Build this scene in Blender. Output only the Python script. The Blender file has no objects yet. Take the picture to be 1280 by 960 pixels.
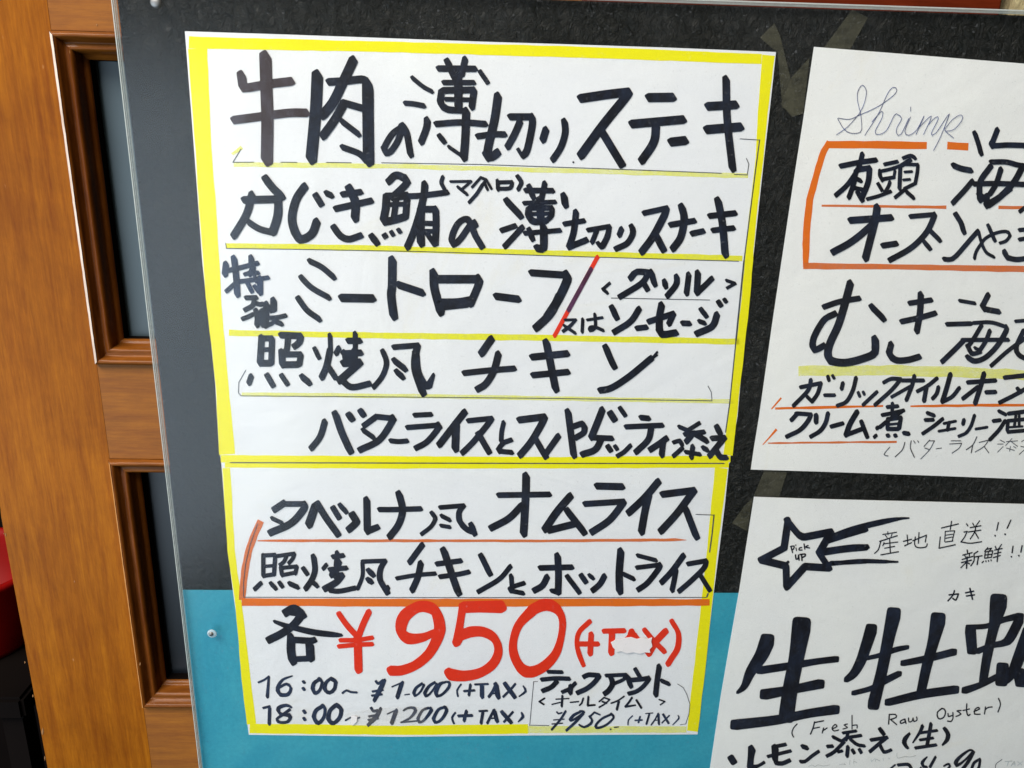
import bpy, bmesh, math, random
from mathutils import Vector, Matrix
random.seed(7)
sc = bpy.context.scene
COL = sc.collection

# ---------------------------------------------------------------- camera
# Poster corners of the photograph solved as two stacked A3 sheets give this pose
# (board face is the world plane Y = 0, metres, poster top-left corner at X=0, Z=Z0).
Z0 = 1.55
F_PX = 990.0
RX, RY, RZ = 0.30449548338276, 0.030457145841487017, -0.025542035165952246
TV = Vector((-0.2291606054789492, 0.24620540117521802, -0.5552405439515247))
Rm = Matrix.Rotation(RX, 3, 'X') @ Matrix.Rotation(RY, 3, 'Y') @ Matrix.Rotation(RZ, 3, 'Z')
Rt = Rm.transposed()
W2 = Matrix(((1, 0, 0), (0, 0, -1), (0, 1, 0)))          # board frame -> world
CAM = W2 @ (Rt @ (-TV)) + Vector((0, 0, Z0))
CR = W2 @ Rt
cd = bpy.data.cameras.new('camera'); cam = bpy.data.objects.new('camera', cd); COL.objects.link(cam)
cd.sensor_width = 36.0; cd.lens = F_PX / 1280 * 36.0; cd.clip_start = 0.01; cd.clip_end = 100
cam.matrix_world = Matrix.Translation(CAM) @ CR.to_4x4()
sc.camera = cam

# ---------------------------------------------------------------- world, lamps, exposure
w = bpy.data.worlds.new('World'); sc.world = w; w.use_nodes = True
w.node_tree.nodes['Background'].inputs[0].default_value = (0.80, 0.80, 0.66, 1)
w.node_tree.nodes['Background'].inputs[1].default_value = 0.045

def area(name, loc, target, sx, sy, power, color):
    l = bpy.data.lights.new(name, 'AREA'); l.shape = 'RECTANGLE'; l.size = sx; l.size_y = sy
    l.energy = power; l.color = color
    o = bpy.data.objects.new(name, l); COL.objects.link(o); o.location = loc
    o.rotation_euler = (Vector(target) - Vector(loc)).to_track_quat('-Z', 'Y').to_euler()
    return o
area('daylight_opening', (-1.72, -1.55, 0.80), (0.0, 0, 1.25), 3.2, 1.9, 54, (0.68, 0.84, 1.0))
area('overhead_daylight', (-0.9, -1.25, 3.0), (0.15, 0, 1.2), 1.6, 1.0, 88, (1.0, 0.95, 0.88))

sc.view_settings.view_transform = 'Standard'; sc.view_settings.look = 'None'
sc.view_settings.exposure = 0.14; sc.view_settings.gamma = 1.0
sc.cycles.use_denoising = True
sc.cycles.transparent_max_bounces = 16

# ---------------------------------------------------------------- helpers
def at(px, py, Y=0.0):
    """point where the photograph's pixel meets the vertical plane at depth Y"""
    d = CR @ Vector(((px - 640) / F_PX, -(py - 480) / F_PX, -1))
    return CAM + d * ((Y - CAM.y) / d.y)

def tag(o, label=None, cat=None, group=None, kind=None):
    if label: o['label'] = label
    if cat: o['category'] = cat
    if group: o['group'] = group
    if kind: o['kind'] = kind
    return o

def link(name, me, mat=None, parent=None, smooth=False):
    o = bpy.data.objects.new(name, me); COL.objects.link(o)
    if mat: me.materials.append(mat)
    if parent: o.parent = parent
    if smooth:
        for p in me.polygons: p.use_smooth = True
    return o

def from_bm(name, bm, mat, parent=None, smooth=False):
    me = bpy.data.meshes.new(name); bm.normal_update(); bm.to_mesh(me); bm.free()
    return link(name, me, mat, parent, smooth)

def empty(name, loc=(0, 0, 0)):
    o = bpy.data.objects.new(name, None); COL.objects.link(o); o.location = loc; o.empty_display_size = .05
    return o

def slab(name, pts, Y, thick, mat, parent=None, bevel=0.0, inner=True):
    """a flat sheet: outline in photograph pixels at depth Y (front face), real thickness behind it"""
    bm = bmesh.new()
    f = [bm.verts.new(at(x, y, Y)) for x, y in pts]
    face = bm.faces.new(f); bm.normal_update()
    if face.normal.y > 0: face.normal_flip()
    r = bmesh.ops.extrude_face_region(bm, geom=[face])
    vs = [g for g in r['geom'] if isinstance(g, bmesh.types.BMVert)]
    # extruded copy becomes the front; original the back
    for v in f: v.co.y += thick
    bmesh.ops.recalc_face_normals(bm, faces=bm.faces[:])
    if bevel: bmesh.ops.bevel(bm, geom=bm.edges[:], offset=bevel, segments=2, affect='EDGES', profile=0.5)
    return from_bm(name, bm, mat, parent)

def box(bm, x0, x1, y0, y1, z0, z1):
    r = bmesh.ops.create_cube(bm, size=1, matrix=Matrix.Translation(((x0+x1)/2, (y0+y1)/2, (z0+z1)/2)) @ Matrix.Diagonal((x1-x0, y1-y0, z1-z0, 1)))
    return r['verts']

# ---- materials
class N:
    def __init__(s, name):
        s.m = bpy.data.materials.new(name); s.m.use_nodes = True
        s.t = s.m.node_tree; s.b = s.t.nodes['Principled BSDF']; s.out = s.t.nodes['Material Output']
        s.tc = s.t.nodes.new('ShaderNodeTexCoord'); s.v = s.tc.outputs['Object']
        g = s.t.nodes.new('ShaderNodeNewGeometry'); s.pos = g.outputs['Position']
    def n(s, t, **k):
        x = s.t.nodes.new(t)
        for a, b in k.items(): setattr(x, a, b)
        return x
    def l(s, a, b): s.t.links.new(a, b)
    def noise(s, scale, detail=4, rough=.6, stretch=(1, 1, 1), dist=0.0):
        mp = s.n('ShaderNodeMapping'); mp.inputs['Scale'].default_value = stretch; s.l(s.pos, mp.inputs['Vector'])
        t = s.n('ShaderNodeTexNoise'); t.inputs['Scale'].default_value = scale; t.inputs['Detail'].default_value = detail
        t.inputs['Roughness'].default_value = rough; t.inputs['Distortion'].default_value = dist
        s.l(mp.outputs[0], t.inputs['Vector']); return t.outputs['Fac']
    def ramp(s, fac, stops):
        r = s.n('ShaderNodeValToRGB'); e = r.color_ramp.elements
        e[0].position, e[0].color = stops[0][0], (*stops[0][1], 1)
        e[1].position, e[1].color = stops[-1][0], (*stops[-1][1], 1)
        for p, c in stops[1:-1]:
            x = e.new(p); x.color = (*c, 1)
        s.l(fac, r.inputs[0]); return r.outputs[0]
    def mix(s, fac, a, b, mode='MIX'):
        x = s.n('ShaderNodeMix', data_type='RGBA', blend_type=mode)
        for i, v in ((0, fac), (6, a), (7, b)):
            if isinstance(v, (int, float)): x.inputs[i].default_value = v
            elif isinstance(v, tuple): x.inputs[i].default_value = (*v, 1)
            else: s.l(v, x.inputs[i])
        return x.outputs[2]
    def base(s, c):
        if isinstance(c, tuple): s.b.inputs['Base Color'].default_value = (*c, 1)
        else: s.l(c, s.b.inputs['Base Color'])
    def bump(s, h, strength, dist):
        b = s.n('ShaderNodeBump'); b.inputs['Strength'].default_value = strength; b.inputs['Distance'].default_value = dist
        s.l(h, b.inputs['Height']); s.l(b.outputs[0], s.b.inputs['Normal'])
    def set(s, **k):
        for a, v in k.items(): s.b.inputs[a.replace('_', ' ')].default_value = v
        return s

def wood(name, horiz=False, c0=(.200, .052, .002), c1=(.375, .130, .005), rough=.42, gray=0.0):
    q = N(name)
    st = (1, 1, 16) if horiz else (16, 1, 1)
    st = (1.0, 6, 14) if horiz else (14, 6, 1.0)
    a = q.noise(9, 9, .8, st, .15); b = q.noise(150, 6, .8, (st[0]*.25, 1, st[2]*.25)); c = q.noise(6, 6, .7, (1, 1, 1), .5)
    col = q.ramp(a, [(.30, c0), (.66, c1)])
    dark = q.ramp(b, [(.35, (.80, .76, .70)), (.65, (1.10, 1.09, 1.08))])
    col = q.mix(.8, col, dark, 'MULTIPLY')
    patch = q.ramp(c, [(.3, (.70, .62, .55)), (.7, (1.16, 1.14, 1.08))])
    col = q.mix(.9, col, patch, 'MULTIPLY')
    # small pale scratches and nicks in the varnish
    d = q.noise(90, 3, .8, (1, 1, .25)); sc_ = q.ramp(d, [(.74, (0, 0, 0)), (.80, (1, 1, 1))])
    col = q.mix(sc_, col, (.50, .26, .10))
    if gray: col = q.mix(gray, col, (.20, .12, .07))
    q.base(col); q.set(Roughness=rough, Specular_IOR_Level=.09, Coat_Weight=.015, Coat_Roughness=.3)
    q.bump(b, .12, .0006)
    return q.m

def ink(name, c0, c1, rough=.55, sc_=500):
    q = N(name); a = q.noise(sc_, 3, .6); b = q.noise(75, 5, .7, (1, 1, .6), .6)
    col = q.mix(a, c0, c1); col = q.mix(q.ramp(b, [(.42, (0, 0, 0)), (.72, (.8, .8, .8))]), col, (c1[0]*1.6 + .004, c1[1]*1.9 + .009, c1[2]*2.2 + .018))
    q.base(col); q.set(Roughness=rough, Specular_IOR_Level=.25); return q.m

def paper(name, base, dark):
    q = N(name); a = q.noise(700, 4, .7); b = q.noise(14, 4, .6)
    col = q.mix(a, dark, base); col = q.mix(.6, col, q.ramp(b, [(.3, (.95, .95, .97)), (.7, (1.02, 1.02, 1.0))]), 'MULTIPLY')
    q.base(col); q.set(Roughness=.75, Specular_IOR_Level=.2)
    
    cr = q.noise(3.5, 5, .55, (1, 1, 1.3), 1.2); st = q.noise(9, 6, .7, (1, 1, 1), .8)
    stain = q.ramp(st, [(.60, (1, 1, 1)), (.78, (.97, .94, .86))]); q.base(q.mix(1, col, stain, 'MULTIPLY'))
    ad = q.n('ShaderNodeMath', operation='MULTIPLY_ADD'); q.l(cr, ad.inputs[0]); ad.inputs[1].default_value = 3.0; q.l(b, ad.inputs[2])
    q.bump(ad.outputs[0], .28, .0035); return q.m

def film(name, color, alpha, sc_=300, spread=.35):
    """marker, highlighter or tape film: part transparent, so what it lies on shows through"""
    q = N(name); a = q.noise(sc_, 4, .7); b = q.noise(40, 3, .6, (1, 1, 5))
    q.base(color); q.set(Roughness=.6, Specular_IOR_Level=.2)
    tr = q.n('ShaderNodeBsdfTransparent'); mx = q.n('ShaderNodeMixShader')
    ab = q.mix(.5, a, b)
    mr = q.n('ShaderNodeMapRange'); mr.inputs['From Min'].default_value = .3; mr.inputs['From Max'].default_value = .7
    mr.inputs['To Min'].default_value = max(0, alpha - spread / 2); mr.inputs['To Max'].default_value = min(1, alpha + spread / 2)
    q.l(ab, mr.inputs['Value'])
    q.l(mr.outputs[0], mx.inputs[0]); q.l(tr.outputs[0], mx.inputs[1]); q.l(q.b.outputs[0], mx.inputs[2])
    q.l(mx.outputs[0], q.out.inputs[0]); return q.m

M = {}
M['stile'] = wood('varnished_wood_upright')
M['rail'] = wood('varnished_wood_level', True, gray=.25)
M['mould'] = wood('varnished_moulding', False, (.075, .018, .003), (.22, .068, .009), .22)
M['mould_h'] = wood('varnished_moulding_level', True, (.10, .028, .005), (.28, .095, .014), .22)
M['glint_edge'] = wood('painted_glint_edge', False, (.42, .28, .20), (.93, .88, .86), .2)  # varnish highlight on the upper beads, put into a near-white colour
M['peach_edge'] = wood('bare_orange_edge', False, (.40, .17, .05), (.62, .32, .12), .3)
M['red_wood'] = wood('dark_red_wood', True, (.09, .012, .004), (.17, .025, .008), .35)
M['ink'] = ink('black_marker_ink', (.003, .004, .008), (.009, .010, .018))
M['ink_blue'] = ink('dry_marker_ink', (.008, .012, .030), (.018, .026, .052))
M['ink_brown'] = ink('brownish_marker_ink', (.030, .018, .020), (.050, .034, .036))
M['ink_purple'] = ink('overlapped_marker_ink', (.050, .012, .030), (.08, .02, .05))
M['pen'] = ink('fine_pen_ink', (.03, .03, .035), (.07, .07, .08))
M['pen_blue'] = ink('thin_ballpoint_ink', (.05, .055, .13), (.10, .11, .22))
M['pencil'] = ink('grey_pencil', (.28, .28, .27), (.45, .45, .43))
M['red'] = film('red_marker_ink', (.80, .035, .010), .93, 300, .16)
M['yellow'] = film('yellow_marker_band', (.90, .83, .006), .96, 250, .10)
M['yellow_thin'] = film('yellow_marker_line', (.88, .85, .02), .80, 300, .4)
M['yellow_pale'] = film('pale_yellow_highlight', (.90, .90, .12), .50, 200, .5)
M['orange'] = film('orange_marker_band', (.80, .165, .012), .95, 250, .14)
M['orange_pale'] = film('pale_orange_marker', (.74, .17, .035), .82, 250, .34)
M['paper'] = paper('white_paper', (.88, .89, .92), (.76, .77, .81))
M['paper_warm'] = paper('white_paper_matt', (.93, .93, .925), (.80, .80, .795))
M['tape'] = film('aged_clear_tape', (.12, .115, .08), .27, 90, .5)
M['tape_clear'] = film('clear_tape_over_paper', (.74, .68, .60), .05, 160, .10)
M['chalky'] = paper('torn_white_label', (.92, .89, .90), (.88, .82, .84))

q = N('black_embossed_card'); a = q.noise(150, 6, .65, (1, 1, .8), .6); b = q.noise(18, 4, .6)
q.base(q.mix(b, (.003, .004, .004), (.008, .009, .008))); q.set(Roughness=.42, Specular_IOR_Level=.26); q.bump(a, 1.0, .0060); M['black'] = q.m
q = N('turquoise_card'); a = q.noise(260, 6, .75); b = q.noise(9, 7, .65, (1, 1, 1), .8)
c = q.mix(a, (.010, .245, .37), (.042, .43, .57)); c = q.mix(.8, c, q.ramp(b, [(.3, (.40, .76, .84)), (.7, (1.9, 1.12, 1.04))]), 'MULTIPLY')
q.base(c); q.set(Roughness=.6); q.bump(a, .3, .0004); M['turq'] = q.m

def clear(name, tint, rough, edge=False):
    q = N(name)
    fr = q.n('ShaderNodeFresnel'); ge = q.n('ShaderNodeNewGeometry'); io = q.n('ShaderNodeMapRange')
    io.inputs['To Min'].default_value = 1.37; io.inputs['To Max'].default_value = 1 / 1.37      # same reflectance from both sides of the sheet
    q.l(ge.outputs['Backfacing'], io.inputs['Value']); q.l(io.outputs[0], fr.inputs['IOR'])
    gl = q.n('ShaderNodeBsdfGlossy'); gl.inputs['Roughness'].default_value = rough
    a = q.noise(140, 2, .6, (1, 1, .7), .8); b2 = q.n('ShaderNodeBump'); b2.inputs['Strength'].default_value = .10; b2.inputs['Distance'].default_value = .0006
    w3 = q.noise(9, 2, .5); am = q.n('ShaderNodeMath', operation='MULTIPLY_ADD'); q.l(w3, am.inputs[0]); am.inputs[1].default_value = 6; q.l(a, am.inputs[2]); q.l(am.outputs[0], b2.inputs['Height']); q.l(b2.outputs[0], gl.inputs['Normal'])
    tr = q.n('ShaderNodeBsdfTransparent'); tr.inputs[0].default_value = (*tint, 1)
    mx = q.n('ShaderNodeMixShader'); q.l(fr.outputs[0], mx.inputs[0]); q.l(tr.outputs[0], mx.inputs[1]); q.l(gl.outputs[0], mx.inputs[2])
    # dust and wiping smears on the sheet
    d = q.noise(7, 3, .65, (1, 1, .6), 1.2); sp = q.noise(420, 1, .5)
    dm = q.mix(1, q.ramp(d, [(.42, (0, 0, 0)), (.75, (.006, .006, .006))]), q.ramp(sp, [(.70, (0, 0, 0)), (.80, (.07, .07, .07))]), 'ADD')
    df = q.n('ShaderNodeBsdfDiffuse'); df.inputs[0].default_value = (.75, .77, .80, 1)
    m2 = q.n('ShaderNodeMixShader'); q.l(dm, m2.inputs[0]); q.l(mx.outputs[0], m2.inputs[1]); q.l(df.outputs[0], m2.inputs[2])
    q.l(m2.outputs[0], q.out.inputs[0]); return q.m
M['acrylic'] = clear('clear_acrylic_sheet', (.985, .985, .975), .21)
M['edge_film'] = film('sawn_acrylic_edge', (.62, .66, .62), .55, 200, .3)
q = N('polished_acrylic_edge'); q.base((.62, .66, .66)); q.set(Roughness=.25, Specular_IOR_Level=.8, Transmission_Weight=.55, IOR=1.49); M['edge'] = q.m
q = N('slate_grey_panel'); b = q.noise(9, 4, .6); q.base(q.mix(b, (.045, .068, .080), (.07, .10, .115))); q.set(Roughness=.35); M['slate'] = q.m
q = N('shaded_slate_panel'); b = q.noise(9, 4, .6); q.base(q.mix(b, (.006, .008, .011), (.012, .016, .021))); q.set(Roughness=.35); M['slate_shaded'] = q.m  # same slate as the upper panels, with the shade put into its colour
q = N('steel_screw'); b = q.noise(400, 4, .7); q.base(q.mix(b, (.16, .16, .155), (.34, .335, .32))); q.set(Roughness=.5, Metallic=.85); M['steel'] = q.m
q = N('clear_plastic_washer'); q.base((.75, .82, .84)); q.set(Roughness=.15, Alpha=.45); M['washer'] = q.m
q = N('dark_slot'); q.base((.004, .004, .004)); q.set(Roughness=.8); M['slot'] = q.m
q = N('straw_plaster'); a = q.noise(240, 6, .8, (1, 1, .5), .5); q.base(q.ramp(a, [(.35, (.20, .13, .05)), (.6, (.62, .52, .28))])); q.set(Roughness=.9); q.bump(a, .9, .003); M['plaster'] = q.m
q = N('dark_interior'); b = q.noise(5, 3, .6); q.base(q.mix(b, (.002, .0015, .0015), (.008, .005, .004))); q.set(Roughness=.9, Specular_IOR_Level=.05); M['dark'] = q.m
q = N('red_plastic'); b = q.noise(12, 3, .6); q.base(q.mix(b, (.16, .002, .001), (.34, .004, .003))); q.set(Roughness=.5, Specular_IOR_Level=.1); M['redp'] = q.m
q = N('white_glaze'); b = q.noise(30, 3, .6); q.base(q.mix(b, (.62, .62, .62), (.75, .75, .74))); q.set(Roughness=.2); M['white'] = q.m
q = N('bare_wood_chip'); b = q.noise(300, 3, .6); q.base(q.mix(b, (.24, .10, .025), (.36, .17, .05))); q.set(Roughness=.7); M['chip'] = q.m

# ---- marker strokes: a chisel nib swept along traced paths, each sweep a real film of ink
def hull(pts):
    pts = sorted(set(pts))
    def half(ps):
        h = []
        for p in ps:
            while len(h) >= 2 and (h[-1][0]-h[-2][0])*(p[1]-h[-2][1]) - (h[-1][1]-h[-2][1])*(p[0]-h[-2][0]) <= 0: h.pop()
            h.append(p)
        return h
    a = half(pts); b = half(pts[::-1]); return a[:-1] + b[:-1]

NIB = {'style': 'chisel'}
def nib(w, d=None):
    st = NIB['style'] if w > 2.6 else 'round'
    if st != 'round':
        L, S, ang, ex = (.60, .40, math.radians(58), .40) if st == 'chisel' else (.50, .50, math.radians(4), .45)
        u = []
        for i in range(16):
            t = 2 * math.pi * (i + .5) / 16; c, s = math.cos(t), math.sin(t)
            a = L * math.copysign(abs(c) ** ex, c); b = S * math.copysign(abs(s) ** ex, s)
            u.append((a * math.cos(ang) - b * math.sin(ang), a * math.sin(ang) + b * math.cos(ang)))
        k = 1.0
        if d: k = 1 / (2 * max(-d[1]*x + d[0]*y for x, y in u))      # nib scaled so the drawn line has the wanted width
        k = max(.72, min(1.45, k)) * w
        return [(x*k, y*k) for x, y in u]
    return round_nib(w)
def round_nib(w):
    out = []; n = 12 if w > 4 else 8
    ex = .62 if w > 4 else 1.0                      # superellipse exponent: squarish felt tip
    L, S, ang = (.54, .455, math.radians(62)) if w > 4 else (.5, .5, 0)
    for i in range(n):
        t = 2 * math.pi * (i + .5) / n; c, s = math.cos(t), math.sin(t)
        u = L * w * math.copysign(abs(c) ** ex, c); v = S * w * math.copysign(abs(s) ** ex, s)
        out.append((u * math.cos(ang) - v * math.sin(ang), u * math.sin(ang) + v * math.cos(ang)))
    return out

def smooth_path(p):
    if len(p) < 3: return p
    out = []
    for i in range(len(p) - 1):
        a, b = p[i], p[i+1]; pa = p[i-1] if i else tuple(2*a[k]-b[k] for k in range(3)); pb = p[i+2] if i + 2 < len(p) else tuple(2*b[k]-a[k] for k in range(3))
        d = math.hypot(b[0]-a[0], b[1]-a[1]); n = max(2, min(6, int(d / 3)))
        for j in range(n):
            t = j / n; t2, t3 = t*t, t*t*t
            out.append(tuple(.5 * (2*a[k] + (b[k]-pa[k])*t + (2*pa[k]-5*a[k]+4*b[k]-pb[k])*t2 + (3*a[k]-pa[k]-3*b[k]+pb[k])*t3) for k in range(3)))
    out.append(p[-1]); return out

class Ink:
    """collects one written character (or rule) as mesh"""
    def __init__(s, Y): s.v = []; s.f = []; s.Y = Y; s.k = 0
    def sweep(s, path):
        D = []
        for i in range(len(path)):
            p, r = path[max(0, i-1)], path[min(len(path)-1, i+1)]; m = math.hypot(r[0]-p[0], r[1]-p[1])
            D.append(((r[0]-p[0])/m, (r[1]-p[1])/m) if m > 1e-6 else None)
        for i in range(max(1, len(path) - 1)):
            a = path[i]; j = min(i+1, len(path)-1); b = path[j]
            h = hull([(round(a[0]+x, 3), round(a[1]+y, 3)) for x, y in nib(max(.5, a[2]), D[i])] + [(round(b[0]+x, 3), round(b[1]+y, 3)) for x, y in nib(max(.5, b[2]), D[j])])
            Y = s.Y - s.k * 1.5e-6; s.k += 1; n0 = len(s.v)
            s.v += [at(x, y, Y) for x, y in h]; s.f.append(tuple(range(n0, n0 + len(h))))
    def poly(s, pts):
        Y = s.Y - s.k * 1.5e-6; s.k += 1; n0 = len(s.v)
        s.v += [at(x, y, Y) for x, y in pts]; s.f.append(tuple(range(n0, n0 + len(pts))))
    def done(s, name, mat, parent):
        me = bpy.data.meshes.new(name); me.from_pydata(s.v, [], s.f); me.update()
        bm = bmesh.new(); bm.from_mesh(me)
        bm.normal_update()
        for f in bm.faces:
            if f.normal.y > 0: f.normal_flip()
        bm.to_mesh(me); bm.free()
        return link(name, me, mat, parent)

def parse(text):
    ox = oy = 0; s = 1; key = None; out = []
    for ln in text.strip().splitlines():
        ln = ln.strip()
        if not ln: continue
        if ln[0] == '#': key = ln[1:].split()[0]; continue
        if ln[0] == '@': ox, oy, s = map(float, ln[1:].split()); continue
        name, rest = ln.rsplit(':', 1) if ln[0] != ':' else (':', ln.split(':', 1)[1].lstrip(':'))
        name = name.split()[0] if name.split() else ':'
        strokes = []; wd = 30
        for st in rest.split(';'):
            cur = []; segs = [cur]
            for tk in st.split():
                if tk == '/':
                    last = cur[-1] if cur else None; cur = [last] if last else []; segs.append(cur); continue
                if tk[0] == 'w': wd = float(tk[1:]); continue
                p = [float(q) for q in tk.split(',')]
                ww = p[2] if len(p) > 2 else wd
                cur.append((ox + p[0]/s, oy + p[1]/s, ww/s))
            strokes += [g for g in segs if g and (len(g) > 1 or len(segs) == 1)]
        out.append((key, name, strokes))
    return out
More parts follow.
